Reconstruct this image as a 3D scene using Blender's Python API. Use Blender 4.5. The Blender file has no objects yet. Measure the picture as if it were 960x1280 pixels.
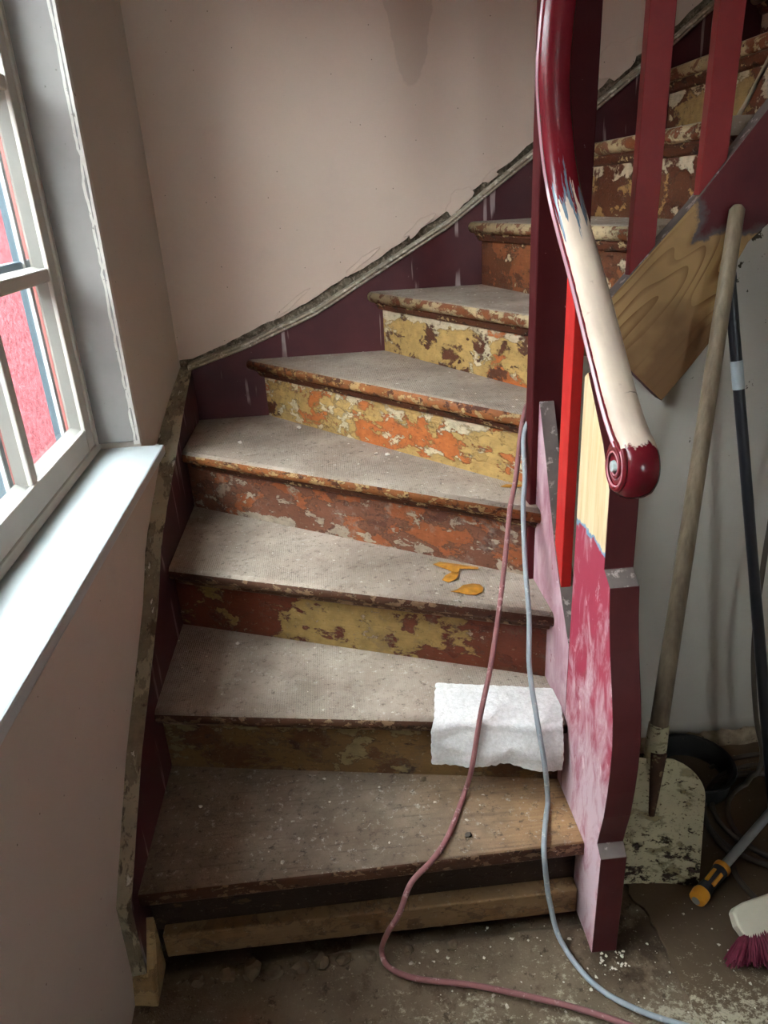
import bpy, bmesh, math, random
from mathutils import Vector, Matrix, noise as mnoise
random.seed(7)
SC = bpy.context.scene
COL = SC.collection

# ------------------------------------------------------------------ camera
cam_d = bpy.data.cameras.new('camera'); cam = bpy.data.objects.new('camera', cam_d); COL.objects.link(cam)
YAW, PITCH, ROLL, CAMZ, FPX = 0.0591726, 0.4066634, -0.0566467, 1.4061, 904.57
_f = Vector((math.sin(YAW)*math.cos(PITCH), math.cos(YAW)*math.cos(PITCH), -math.sin(PITCH)))
_r = Vector((math.cos(YAW), -math.sin(YAW), 0)); _u = _r.cross(_f)
_r2 = _r*math.cos(ROLL)+_u*math.sin(ROLL); _u2 = -_r*math.sin(ROLL)+_u*math.cos(ROLL)
M = Matrix((( _r2.x, _u2.x, -_f.x, 0), (_r2.y, _u2.y, -_f.y, 0), (_r2.z, _u2.z, -_f.z, CAMZ), (0, 0, 0, 1)))
cam.matrix_world = M
cam_d.sensor_fit = 'HORIZONTAL'; cam_d.sensor_width = 36; cam_d.lens = FPX/960*36
cam_d.clip_start = 0.02
SC.camera = cam

# ------------------------------------------------------------------ sky, daylight, exposure
SC.view_settings.view_transform = 'Standard'; SC.view_settings.look = 'None'
SC.view_settings.gamma = 1; SC.view_settings.use_curve_mapping = False
SC.view_settings.exposure = 1.08
SC.cycles.max_bounces = 10; SC.cycles.diffuse_bounces = 6; SC.cycles.transparent_max_bounces = 16
SC.cycles.use_denoising = True
SC.cycles.sample_clamp_indirect = 4
W = bpy.data.worlds.new('overcast_sky'); SC.world = W; W.use_nodes = True
wb = W.node_tree.nodes['Background']
wb.inputs[0].default_value = (0.90, 0.96, 1.0, 1); wb.inputs[1].default_value = 19.0
FZ = -0.02            # floor level (treads count from zero)
RISE = 0.19
def lin(v): v /= 255.0; return v/12.92 if v <= 0.04045 else ((v+0.055)/1.055)**2.4
def C(r, g, b): return (lin(r), lin(g), lin(b), 1.0)

# ------------------------------------------------------------------ node helper
class NT:
    def __init__(s, name, rough=0.7, spec=0.3):
        s.m = bpy.data.materials.new(name); s.m.use_nodes = True
        s.t = s.m.node_tree; s.n = s.t.nodes; s.b = s.n['Principled BSDF']
        s.b.inputs['Roughness'].default_value = rough
        s.b.inputs['Specular IOR Level'].default_value = spec*.75
        s.tc = s.n.new('ShaderNodeTexCoord'); s.co = s.tc.outputs['Object']; s._sep = None
    def L(s, a, b): s.t.links.new(a, b)
    def put(s, sock, v):
        if hasattr(v, 'is_output'): s.L(v, sock)
        else: sock.default_value = v
    def vec(s, scale=(1, 1, 1), off=(0, 0, 0), src=None):
        n = s.n.new('ShaderNodeMapping'); s.L(src or s.co, n.inputs[0])
        n.inputs['Scale'].default_value = scale; n.inputs['Location'].default_value = off
        return n.outputs[0]
    def xyz(s):
        if s._sep is None:
            n = s.n.new('ShaderNodeSeparateXYZ'); s.L(s.co, n.inputs[0]); s._sep = n.outputs
        return s._sep
    def noise(s, scale, detail=4, rough=0.55, seed=0, stretch=(1, 1, 1), dist=0.0):
        n = s.n.new('ShaderNodeTexNoise')
        s.L(s.vec(stretch, (seed*3.17, seed*1.73, seed*2.31)), n.inputs['Vector'])
        n.inputs['Scale'].default_value = scale; n.inputs['Detail'].default_value = detail
        n.inputs['Roughness'].default_value = rough; n.inputs['Distortion'].default_value = dist
        return n.outputs['Fac']
    def voro(s, scale, seed=0, feature='F1', stretch=(1, 1, 1)):
        n = s.n.new('ShaderNodeTexVoronoi'); n.feature = feature
        s.L(s.vec(stretch, (seed*2.17, seed*1.13, seed*0.71)), n.inputs['Vector']); n.inputs['Scale'].default_value = scale
        return n.outputs['Distance']
    def wave(s, scale, dist=0, axis='X', stretch=(1, 1, 1), dscale=1.0, detail=2):
        n = s.n.new('ShaderNodeTexWave'); n.bands_direction = axis
        s.L(s.vec(stretch), n.inputs['Vector']); n.inputs['Scale'].default_value = scale
        n.inputs['Distortion'].default_value = dist; n.inputs['Detail'].default_value = detail
        n.inputs['Detail Scale'].default_value = dscale
        return n.outputs['Fac']
    def math(s, op, a, b=0.0, c=None):
        n = s.n.new('ShaderNodeMath'); n.operation = op; s.put(n.inputs[0], a); s.put(n.inputs[1], b)
        if c is not None: s.put(n.inputs[2], c)
        return n.outputs[0]
    def mr(s, v, a, b, lo=0.0, hi=1.0, smooth=False):
        n = s.n.new('ShaderNodeMapRange'); n.clamp = True
        if smooth: n.interpolation_type = 'SMOOTHSTEP'
        s.put(n.inputs[0], v)
        for i, q in enumerate((a, b, lo, hi)): n.inputs[1+i].default_value = q
        return n.outputs[0]
    def mix(s, f, a, b):
        n = s.n.new('ShaderNodeMix'); n.data_type = 'RGBA'; s.put(n.inputs[0], f); s.put(n.inputs[6], a); s.put(n.inputs[7], b)
        return n.outputs[2]
    def bump(s, h, strength=0.3, dist=0.002):
        n = s.n.new('ShaderNodeBump'); n.inputs['Strength'].default_value = strength; n.inputs['Distance'].default_value = dist
        s.L(h, n.inputs['Height'])
        prev = s.b.inputs['Normal'].links
        if prev: s.L(prev[0].from_socket, n.inputs['Normal'])
        s.L(n.outputs[0], s.b.inputs['Normal'])
    def color(s, c): s.put(s.b.inputs['Base Color'], c)
    def rough(s, v): s.put(s.b.inputs['Roughness'], v)

def simple(name, col, rough=0.6, spec=0.3, var=0.12, scale=14, bump=0.15, bscale=60, metal=0.0, dirt=None, dirt_t=0.62):
    t = NT(name, rough, spec); k = t.noise(scale, 5)
    dark = tuple(x*(1-var) for x in col[:3])+(1,); lite = tuple(min(1, x*(1+var)) for x in col[:3])+(1,)
    c = t.mix(t.mr(k, .3, .7), dark, lite)
    if dirt is not None: c = t.mix(t.mr(t.noise(scale*2.3, 8, .65, 5), dirt_t-.03, dirt_t+.03), c, dirt)
    t.color(c); t.b.inputs['Metallic'].default_value = metal
    if bump: t.bump(t.noise(bscale, 4), bump, 0.002)
    return t.m

def peel(name, base, layers, rough=0.65, bump=0.5, spec=0.3, seed=0, grime=None, grain=True, stretch=(1, 1, 1.7)):
    """Peeling paint coats: each layer is (colour, scale, threshold, seed, bias or None); bias = (axis, from, to, amount)."""
    t = NT(name, rough, spec); X = t.xyz()
    n0 = t.noise(9, 5, .6, seed+9)
    c = t.mix(t.mr(n0, .25, .75), tuple(x*.75 for x in base[:3])+(1,), tuple(min(1, x*1.25) for x in base[:3])+(1,))
    h = None
    for (col, scale, thr, sd, bias) in layers:
        v = t.noise(scale, 9, .64, seed+sd, stretch, .25)
        if bias:
            for (ax, a, b, amt) in (bias if isinstance(bias, list) else [bias]):
                v = t.math('ADD', v, t.mr(X[ax], a, b, 0, amt))
        f = t.mr(v, thr-.012, thr+.012)
        vv = t.noise(35, 5, .6, seed+sd+4)
        cc = t.mix(t.mr(vv, .3, .7), tuple(x*.78 for x in col[:3])+(1,), tuple(min(1, x*1.18) for x in col[:3])+(1,))
        c = t.mix(t.mr(v, thr-.035, thr-.012, 0, .45), c, (.035, .02, .012, 1))
        c = t.mix(f, c, cc)
        h = f if h is None else t.math('ADD', h, f)
    if grain: c = t.mix(t.mr(t.noise(30, 6, .6, seed+2, (1, 1, 9)), .5, .8, 0, .3), c, (0.03, .015, .008, 1))
    if grime is not None: c = t.mix(t.mr(t.noise(22, 8, .7, seed+7), .56, .72, 0, .6), c, grime)
    c = t.mix(t.mr(t.noise(75, 6, .75, seed+8), .60, .68, 0, .55), c, (.38, .33, .26, 1))
    c = t.mix(t.mr(t.noise(60, 6, .75, seed+13), .58, .66, 0, .5), c, (.03, .018, .012, 1))
    t.color(c)
    if h is not None: t.bump(h, bump, 0.0025)
    t.bump(t.noise(70, 6, .7, 1, (1, 1, 3)), .5, 0.002)
    return t.m

# ------------------------------------------------------------------ materials
def plaster(name, col, col2, stain=True, seed=0):
    t = NT(name, .85, .15)
    c = t.mix(t.mr(t.noise(1.6, 4, .5, seed), .3, .7), col, col2)
    c = t.mix(t.mr(t.noise(7, 6, .6, seed+3), .58, .75, 0, .35), c, tuple(x*.82 for x in col[:3])+(1,))
    if stain:   # damp patch with a hard edge high on the back wall
        X = t.xyz(); nx = t.noise(9, 5, .6, 4); 
        dx = t.math('DIVIDE', t.math('ADD', t.math('SUBTRACT', X[0], 0.292), t.math('MULTIPLY', t.math('SUBTRACT', nx, .5), .07)), .066)
        dz = t.math('DIVIDE', t.math('SUBTRACT', X[2], 1.95), .245)
        r = t.math('ADD', t.math('MULTIPLY', dx, dx), t.math('MULTIPLY', dz, dz))
        c = t.mix(t.mr(r, .94, 1.02, .24, 0), c, (.27, .20, .155, 1))
    sp = t.voro(26, seed+2); c = t.mix(t.mr(sp, .035, .05, .8, 0), c, (.12, .09, .07, 1))
    t.color(c); t.bump(t.noise(5, 5, .55, seed), .25, .01); t.bump(t.noise(90, 4), .12, .001)
    return t.m
M_backwall = plaster('pinkish_beige_plaster', C(212, 190, 173), C(204, 184, 168))
M_leftwall = plaster('warm_white_plaster', C(204, 193, 181), C(196, 185, 172), False, 3)
M_stairwall = plaster('pale_grey_plaster', C(196, 192, 182), C(184, 180, 170), False, 6)
def chipped():
    t = NT('chipped_grey_plaster', .85, .15); X = t.xyz()
    c = t.mix(t.mr(t.noise(2, 4), .3, .7), C(186, 181, 170), C(204, 199, 188))
    v = t.math('ADD', t.noise(26, 6, .6, 2), t.mr(X[2], .9, 1.3, 0, .09))
    c = t.mix(t.mr(v, .70, .715), c, (.06, .05, .035, 1))
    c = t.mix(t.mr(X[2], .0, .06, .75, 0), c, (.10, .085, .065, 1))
    t.color(c); t.bump(t.noise(30, 5), .2, .002); return t.m
M_stairwall = chipped()
M_mortar = simple('crumbling_mortar', (.13, .105, .075, 1), .95, .1, .5, 40, 1.0, 90, dirt=(.26, .21, .16, 1), dirt_t=.54)
M_gapedge = simple('dirty_plaster_edge', C(150, 135, 115), .9, .1, .3, 40, .6, 90, dirt=(.10, .085, .06, 1))
M_white = simple('white_gloss_paint', C(188, 195, 195), .4, .4, .04, 8, .1, 40, dirt=(.33, .30, .26, 1), dirt_t=.74)
M_sash = simple('cream_window_paint', C(208, 204, 193), .42, .4, .05, 8, .1, 40, dirt=(.30, .26, .20, 1), dirt_t=.75)
M_bead = simple('cream_glazing_bead', C(176, 174, 166), .45, .35, .05)
M_bluegrey = simple('blue_grey_frame_paint', C(74, 90, 98), .5, .4, .08)
M_salmon = simple('salmon_frame_paint', C(150, 84, 78), .55, .35, .06)
def jambmat():
    t = NT('grey_primed_jamb', .6, .3); X = t.xyz()
    c = t.mix(t.mr(t.noise(5, 5, .6, 1), .3, .7), C(128, 124, 121), C(148, 144, 140))
    c = t.mix(t.mr(t.noise(11, 3, .5, 8, (1, 1, .6)), .62, .67, 0, .6), c, C(172, 168, 164))
    c = t.mix(t.mr(t.noise(60, 3, .6, 3), .72, .76), c, C(86, 80, 74))
    t.color(c); t.bump(t.noise(14, 6), .3, .003); return t.m
M_jamb = jambmat()
def stucco():
    t = NT('rough_red_stucco', .95, .05); k = t.noise(38, 5, .75)
    c = t.mix(t.mr(k, .36, .64), C(54, 20, 24), C(104, 52, 55)); t.color(c); t.bump(k, 1.0, .02); return t.m
M_stucco = stucco()
def glass():
    t = NT('window_glass'); n = t.n
    tr = n.new('ShaderNodeBsdfTransparent'); tr.inputs[0].default_value = (.95, .97, .97, 1)
    gl = n.new('ShaderNodeBsdfGlossy'); gl.inputs['Roughness'].default_value = .03
    fr = n.new('ShaderNodeLayerWeight'); fr.inputs[0].default_value = .5
    f5 = t.math('MULTIPLY_ADD', t.math('POWER', fr.outputs['Facing'], 5.0), .85, .05)
    mx = n.new('ShaderNodeMixShader'); t.L(f5, mx.inputs[0]); t.L(tr.outputs[0], mx.inputs[1]); t.L(gl.outputs[0], mx.inputs[2])
    t.L(mx.outputs[0], n['Material Output'].inputs['Surface']); return t.m
M_glass = glass()
MAROON = C(84, 37, 39)
def glossmaroon(name, col, scr=True, rough=.38, spec=.45):
    t = NT(name, rough, spec)
    c = t.mix(t.mr(t.noise(6, 5, .6, 2), .3, .7), tuple(x*.8 for x in col[:3])+(1,), tuple(x*1.15 for x in col[:3])+(1,))
    if scr:
        c = t.mix(t.mr(t.noise(24, 7, .7, 3, (1, 1, .7)), .70, .73, 0, .75), c, C(176, 140, 146))
        c = t.mix(t.mr(t.noise(90, 5, .7, 6), .71, .73, 0, .8), c, C(190, 170, 166))
    t.color(c); t.bump(t.noise(30, 5), .12, .002); t.rough(t.mr(t.noise(9, 4, .5, 5), .3, .7, rough-.1, rough+.15)); return t.m
M_maroon = glossmaroon('dark_maroon_gloss_paint', MAROON, True, .45, .25)
M_post = glossmaroon('dark_maroon_post_paint', C(76, 28, 31), True, .6, .12)
M_red = glossmaroon('bright_red_baluster_paint', C(196, 44, 42), False, .42)
M_brick = glossmaroon('brick_red_baluster_paint', C(136, 44, 46), False, .42)
def stringerpaint():
    t = NT('plum_stringer_paint', .45, .4); X = t.xyz()
    c = t.mix(t.mr(t.noise(5, 5, .6, 2), .3, .7), C(60, 28, 33), C(82, 40, 43))
    d = t.noise(34, 3, .5, 4, (1, 1, .07)); e = t.noise(6, 3, .5, 9)
    f = t.math('MULTIPLY', t.mr(d, .615, .65), t.mr(e, .44, .54))
    c = t.mix(t.math('MULTIPLY', f, .6), c, C(190, 176, 172))
    c = t.mix(t.mr(t.noise(60, 6, .7, 6), .69, .74, 0, .8), c, C(150, 130, 126))
    t.color(c); t.bump(t.noise(22, 5), .15, .002); return t.m
M_string = stringerpaint()
M_worntop = peel('worn_olive_beige_edge', C(156, 144, 120), [(C(124, 112, 92), 13, .52, 1, None), (C(88, 76, 62), 30, .60, 3, None), (C(204, 196, 178), 42, .64, 5, None)], .8, .6, grain=False, stretch=(1, .35, .45))
def moulding_mat():
    return peel('worn_grey_moulding', C(158, 146, 128), [(C(196, 186, 168), 40, .55, 1, None), (C(70, 52, 44), 34, .66, 3, None)], .75, .5, grain=False)
M_mould = moulding_mat()
def sanded():
    """Old maroon sanded back: pink and chalky, bare wood above z 0.845, thin blue primer line between."""
    t = NT('sanded_pink_paint', .5, .35); X = t.xyz()
    z = X[2]
    w = t.mr(z, .25, .72)
    k = t.noise(15, 9, .7, 2, (1, 1.5, .6), .6)
    pk = t.mix(t.mr(t.math('ADD', k, t.math('MULTIPLY', w, .24)), .48, .72), C(210, 182, 188), C(160, 56, 77))
    pk = t.mix(t.mr(t.noise(28, 8, .7, 5, (1, 1, .5)), .62, .68, 0, .7), pk, C(236, 216, 218))
    pk = t.mix(t.mr(t.noise(16, 7, .65, 9, (1, 1, .45)), .67, .70, 0, .85), pk, C(140, 34, 56))
    gr = t.noise(16, 4, .6, 1, (1, 5, .35))
    wd = t.mix(t.mr(gr, .35, .65), C(218, 192, 142), C(234, 214, 176))
    wd = t.mix(t.mr(t.noise(50, 3, .6, 4, (1, 3, .12)), .64, .70, 0, .5), wd, C(150, 110, 60))
    edge = t.math('ADD', z, t.math('MULTIPLY', t.math('SUBTRACT', t.noise(22, 6, .6, 6), .5), .07))
    c = t.mix(t.mr(edge, .838, .842), pk, C(120, 160, 185))
    c = t.mix(t.mr(edge, .846, .849), c, wd)
    t.color(c); t.bump(t.noise(40, 6), .15, .002); return t.m
M_sanded = sanded()
def sandedstring():
    t = NT('sanded_chalky_string', .55, .3)
    k = t.noise(11, 7, .62, 3, (1, 1.2, .6), .4)
    c = t.mix(t.mr(k, .36, .68), C(200, 170, 176), C(152, 96, 110))
    c = t.mix(t.mr(t.noise(16, 6, .6, 8, (1, 1, .6)), .66, .69), c, C(140, 44, 66))
    c = t.mix(t.mr(t.noise(45, 7, .7, 5), .63, .70, 0, .6), c, C(230, 218, 216))
    t.color(c); t.bump(t.noise(45, 6), .2, .002); return t.m
M_sandstring = sandedstring()
M_greytop = simple('scraped_grey_edge', C(108, 97, 93), .6, .3, .2, 20, .2, dirt=C(170, 156, 150), dirt_t=.60)
def railmat():
    """UV: x = place round the profile (0.5 is the crown), y = metres from the volute."""
    t = NT('part_stripped_handrail', .3, .5)
    uv = t.n.new('ShaderNodeUVMap'); sp = t.n.new('ShaderNodeSeparateXYZ'); t.L(uv.outputs[0], sp.inputs[0])
    u, v = sp.outputs[0], sp.outputs[1]
    red = t.mix(t.mr(t.noise(8, 4, .5, 2), .3, .7), C(94, 20, 30), C(118, 27, 37))
    red = t.mix(t.mr(t.noise(30, 7, .7, 4, (1, .6, .6)), .68, .71, 0, .7), red, C(196, 120, 118))
    cr = t.mix(t.mr(t.noise(14, 6, .6, 3, (2.5, .6, .6)), .35, .68), C(226, 206, 184), C(206, 184, 166))
    cr = t.mix(t.mr(t.noise(40, 5, .6, 5), .66, .72, 0, .35), cr, C(160, 130, 110))
    nz = t.math('MULTIPLY', t.math('SUBTRACT', t.noise(38, 6, .7, 6, (1, .5, .5)), .5), .16)
    nu = t.math('MULTIPLY', t.math('SUBTRACT', t.noise(45, 5, .6, 7), .5), .03)
    d = t.math('ABSOLUTE', t.math('SUBTRACT', t.math('ADD', u, nu), .535))
    side = t.mr(d, .168, .172, 1, 0)
    cmb = t.n.new('ShaderNodeCombineXYZ'); t.L(u, cmb.inputs[0]); t.L(v, cmb.inputs[1])
    def uvn(su, sv, sd, amp):
        mp = t.n.new('ShaderNodeMapping'); t.L(cmb.outputs[0], mp.inputs[0]); mp.inputs['Scale'].default_value = (su, sv, 1); mp.inputs['Location'].default_value = (sd, sd, sd)
        q = t.n.new('ShaderNodeTexNoise'); t.L(mp.outputs[0], q.inputs['Vector']); q.inputs['Scale'].default_value = 1; q.inputs['Detail'].default_value = 6; q.inputs['Roughness'].default_value = .6
        return t.math('MULTIPLY', t.math('SUBTRACT', q.outputs['Fac'], .5), amp)
    vv0 = t.math('ADD', v, uvn(14, 40, 2, .05)); vv = t.math('ADD', v, uvn(22, 4, 5, .60)); vb = t.math('ADD', v, uvn(18, 4, 8, .60))
    a = t.math('MULTIPLY', t.mr(vv0, -.012, -.009), t.mr(vv, .47, .48, 1, 0))
    f = t.math('MULTIPLY', side, a)
    blue = t.math('MULTIPLY', side, t.math('MULTIPLY', t.mr(vv, .40, .44), t.mr(vb, .50, .51, 1, 0)))
    c = t.mix(blue, red, C(104, 120, 134))
    c = t.mix(f, c, cr)
    pale = t.math('MULTIPLY', t.mr(u, .20, .205), t.mr(u, .265, .27, 1, 0))
    c = t.mix(t.math('MULTIPLY', pale, .75), c, C(196, 158, 168))
    ck = t.math('ABSOLUTE', t.math('SUBTRACT', t.math('ADD', v, uvn(5, 9, 3, .02)), .098)); c = t.mix(t.math('MULTIPLY', t.mr(ck, .0006, .0014, .75, 0), t.mr(u, .5, .56)), c, C(80, 60, 50))
    t.color(c); t.rough(t.mix(f, (.22,)*3+(1,), (.55,)*3+(1,))); t.bump(t.noise(25, 5), .08, .002); return t.m
M_rail = railmat()
M_rail_red = glossmaroon('glossy_dark_red_paint', C(112, 24, 33), True, .24)
M_spiral = simple('pale_pink_bead', C(206, 150, 158), .3, .5, .1)
M_eye = simple('pale_blue_eye', C(176, 192, 188), .4, .4, .2, 60)
def upperstring():
    t = NT('half_sanded_string_board', .5, .35); X = t.xyz()
    mr_ = t.mix(t.mr(t.noise(6, 5, .6, 2), .3, .7), C(78, 30, 34), C(98, 38, 42))
    ang = math.radians(50)
    vec = t.n.new('ShaderNodeMapping'); vec.vector_type = 'POINT'; t.L(t.co, vec.inputs[0]); vec.inputs['Rotation'].default_value = (0, ang, 0)
    st = t.n.new('ShaderNodeMapping'); t.L(vec.outputs[0], st.inputs[0]); st.inputs['Scale'].default_value = (.16, 1, 1)
    gn = t.n.new('ShaderNodeTexNoise'); t.L(st.outputs[0], gn.inputs['Vector']); gn.inputs['Scale'].default_value = 5.2; gn.inputs['Detail'].default_value = 2.5; gn.inputs['Roughness'].default_value = .35
    ring = t.math('FRACT', t.math('MULTIPLY', gn.outputs['Fac'], 44.0))
    ms = t.mr(t.noise(5, 2, .5, 12), .42, .56)
    wd = t.mix(t.math('MULTIPLY', t.mr(ring, .62, .95), t.math('MULTIPLY_ADD', ms, .8, .2)), C(176, 142, 96), C(128, 92, 56))
    wd = t.mix(t.mr(t.math('ADD', t.noise(4.5, 4, .5, 7), t.mr(X[2], 1.02, 1.20, .16, -.12)), .45, .62, 0, .85), wd, C(116, 84, 56))
    nz = t.math('MULTIPLY', t.math('SUBTRACT', t.noise(20, 6, .6, 5), .5), .07)
    zz = t.math('ADD', X[2], nz); xx = t.math('ADD', X[0], nz)
    a = t.mr(zz, 1.298, 1.306, 1, 0); b = t.mr(xx, .735, .742, 1, 0)
    f = t.math('MAXIMUM', a, b)
    a2 = t.mr(zz, 1.308, 1.322, 1, 0); b2 = t.mr(xx, .744, .756, 1, 0)
    c = t.mix(t.math('MAXIMUM', a2, b2), mr_, C(92, 84, 84)); c = t.mix(f, c, wd)
    t.color(c); t.bump(t.noise(25, 5), .1, .002); return t.m
M_upper = upperstring()

def treadmat(name, base, dust, weave=True, seed=0, wood=None, bright=1.0):
    t = NT(name, .75, .25); X = t.xyz()
    c = t.mix(t.mr(t.noise(7, 6, .6, seed), .3, .72), base, dust)
    c = t.mix(t.mr(t.noise(13, 8, .68, seed+3, (1, 1.8, 1)), .60, .70, 0, .55), c, tuple(x*.62 for x in base[:3])+(1,))
    if wood:
        g = t.noise(16, 5, .6, seed+1, (.35, 6, 1))
        c = t.mix(t.mr(X[0], .05, .42, 0, .85), c, t.mix(t.mr(g, .35, .65), wood[0], wood[1]))
        c = t.mix(t.mr(g, .56, .72, 0, .5), c, (.05, .03, .018, 1))
        t.rough(t.mr(t.noise(12, 5, .6, 9), .3, .7, .42, .7))
    c = t.mix(t.mr(t.noise(62, 8, .82, seed+5), .545, .63, 0, .85), c, tuple(x*.40 for x in base[:3])+(1,))
    c = t.mix(t.mr(t.noise(55, 8, .82, seed+6), .57, .65, 0, .85), c, C(216, 208, 194))
    c = t.mix(t.mr(t.noise(3.2, 6, .65, seed+11), .48, .66, 0, .55), c, tuple(x*.55 for x in base[:3])+(1,))
    if weave:
        w1 = t.wave(60, .6, 'X'); w2 = t.wave(60, .6, 'Y'); w = t.math('MULTIPLY', w1, w2)
        msk = t.mr(t.noise(5, 4, .6, seed+8), .35, .6)
        wm = t.math('MULTIPLY', w, msk)
        c = t.mix(t.math('MULTIPLY', t.mr(wm, .0, .5, .3, 0), msk), c, tuple(x*.5 for x in base[:3])+(1,))
        t.bump(wm, .8, .0022)
    t.color(c); t.bump(t.noise(70, 8, .8), .9, .004)
    return t.m
DB, DD = C(166, 148, 132), C(196, 182, 166)
M_tread = [treadmat('tread_dusty_weave_%s' % n, DB, DD, True, i*3+1) for i, n in enumerate(('a', 'b', 'c', 'd'))]
M_tread1 = treadmat('bare_worn_tread_wood', C(118, 100, 84), C(158, 142, 124), False, 2, (C(196, 154, 106), C(166, 124, 84)))
M_nose_dark = peel('brown_worn_nosing', C(86, 56, 40), [(C(140, 112, 86), 30, .56, 1, None), (C(178, 164, 142), 40, .66, 3, None), (C(48, 28, 20), 26, .64, 4, None)], .6, .5)
M_nose_cream = peel('cream_flaking_nosing', C(182, 160, 122), [(C(124, 72, 42), 20, .52, 2, None), (C(200, 186, 156), 34, .64, 3, None), (C(60, 34, 22), 30, .67, 6, None)], .55, .6)
M_nose_mid = peel('orange_brown_nosing', C(150, 92, 52), [(C(186, 152, 104), 26, .55, 1, None), (C(88, 48, 30), 28, .58, 4, None)], .55, .5)
M_mould_brown = peel('brown_flaking_moulding', C(92, 52, 34), [(C(190, 168, 124), 26, .60, 2, None), (C(56, 32, 24), 20, .56, 4, None)], .55, .6)
OC, OR, RB, CRM, DK = C(178, 146, 90), C(178, 102, 54), C(92, 54, 38), C(200, 184, 154), C(62, 36, 26)
M_riser = {
 1: peel('riser_paint_dark', C(52, 38, 29), [(C(92, 70, 48), 12, .62, 2, None), (C(44, 28, 22), 9, .55, 4, None)], .7, .4),
 2: peel('riser_paint_ochre_dim', C(112, 86, 52), [(C(88, 58, 36), 8, .54, 2, None), (C(62, 36, 25), 11, .60, 5, [(0, .0, .12, .0), (2, .0, .05, -.03)]), (C(128, 112, 80), 14, .60, 6, (2, .10, .13, .16))], .6, .5, grime=(.10, .08, .055, 1)),
 3: peel('riser_paint_redbrown', C(100, 50, 34), [(C(142, 116, 70), 6.5, .56, 2, [(0, .25, .45, .10), (0, .62, .8, -.16)]), (C(84, 38, 26), 14, .60, 5, None), (C(150, 128, 112), 24, .66, 7, None)], .5, .5, grime=(.12, .09, .07, 1)),
 4: peel('riser_paint_terracotta', C(118, 76, 58), [(C(140, 118, 102), 9, .58, 2, [(0, .15, .6, -.09), (2, .0, .06, .0)]), (C(146, 84, 50), 8, .55, 5, (0, .3, .7, .05)), (C(96, 60, 48), 14, .60, 7, None), (C(160, 144, 126), 18, .60, 9, (2, .06, .0, .09))], .6, .5, grime=(.30, .26, .22, 1)),
 5: peel('riser_paint_ochre_orange', RB, [(OC, 8, .42, 2, [(0, .10, .3, .12), (0, .4, .62, -.10)]), (OR, 6, .56, 5, [(0, .36, .58, .13), (2, .03, .12, .05)]), (CRM, 16, .57, 7, (2, .10, .135, .16)), (OC, 9, .57, 8, (0, .5, .7, .09))], .5, .7),
 6: peel('riser_paint_ochre_cream', RB, [(OC, 9, .40, 2, None), (CRM, 12, .60, 7, (2, .10, .12, .20)), (OR, 8, .70, 5, (0, .40, .55, .16)), (RB, 12, .60, 11, None)], .5, .7),
 7: peel('riser_paint_brick_brown', C(98, 58, 38), [(C(134, 80, 48), 10, .52, 2, None), (C(84, 44, 28), 13, .58, 5, None), (CRM, 9, .64, 7, (0, .1, .3, .06))], .5, .7),
 8: peel('riser_paint_cream_brown', C(98, 56, 36), [(C(176, 140, 88), 9, .55, 2, None), (CRM, 12, .62, 7, (2, .09, .11, .24)), (C(96, 52, 34), 12, .60, 5, (2, .0, .08, .06))], .5, .7),
 9: peel('riser_paint_tan_brown', C(104, 58, 38), [(C(160, 130, 84), 6, .50, 2, None), (CRM, 12, .64, 7, (2, .09, .11, .16))], .5, .7),
}
M_batten = peel('raw_fir_batten', C(126, 100, 70), [(C(124, 94, 62), 9, .55, 1, None), (C(96, 74, 52), 16, .62, 3, None)], .75, .3)
M_block = peel('raw_fir_block', C(166, 138, 98), [(C(140, 112, 76), 10, .55, 1, None)], .75, .3)

def floormat():
    t = NT('dirty_floor', .9, .15); X = t.xyz()
    c = t.mix(t.mr(t.noise(5, 8, .65, 1), .3, .7), C(98, 84, 68), C(136, 119, 99))
    c = t.mix(t.mr(t.noise(14, 8, .7, 3), .54, .64, 0, .8), c, C(84, 68, 54))
    # spilled, walked-in paint towards the room
    m = t.math('MULTIPLY', t.mr(X[1], 1.02, .80), t.mr(X[0], -.25, .25))
    v = t.math('ADD', t.noise(55, 9, .8, 5, (1, 1.3, 1)), t.math('MULTIPLY', t.math('MULTIPLY', m, t.mr(t.noise(9, 4, .6, 12), .35, .6)), .16))
    c = t.mix(t.mr(v, .585, .66, 0, .8), c, C(178, 168, 146))
    c = t.mix(t.mr(t.noise(38, 8, .75, 15), .58, .64, 0, .7), c, C(56, 46, 36))
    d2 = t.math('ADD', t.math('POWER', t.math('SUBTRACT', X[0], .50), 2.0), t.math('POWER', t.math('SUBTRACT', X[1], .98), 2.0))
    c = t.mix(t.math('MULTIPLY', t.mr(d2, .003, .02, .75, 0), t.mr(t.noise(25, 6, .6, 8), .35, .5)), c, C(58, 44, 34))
    c = t.mix(t.mr(t.noise(170, 3, .6, 6), .66, .70, 0, .6), c, C(176, 164, 142))
    t.color(c); t.bump(t.noise(45, 9, .75, 2), .7, .006); return t.m
M_floor = floormat()
def sheetmat():
    t = NT('dusty_brown_floor_sheet', .85, .2); X = t.xyz()
    c = t.mix(t.mr(t.noise(4, 6, .6, 1), .3, .7), C(80, 66, 51), C(102, 87, 70))
    v = t.math('ADD', t.noise(55, 9, .8, 5, (1, 1.3, 1)), t.math('MULTIPLY', t.mr(X[1], .95, .82, -.2, 1), t.mr(t.noise(9, 4, .6, 12), .3, .6, .05, .15)))
    c = t.mix(t.mr(v, .585, .66, 0, .8), c, C(178, 168, 146))
    t.color(c); t.bump(t.noise(40, 6, .7, 2), .35, .004); return t.m
M_sheet = sheetmat()
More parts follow.
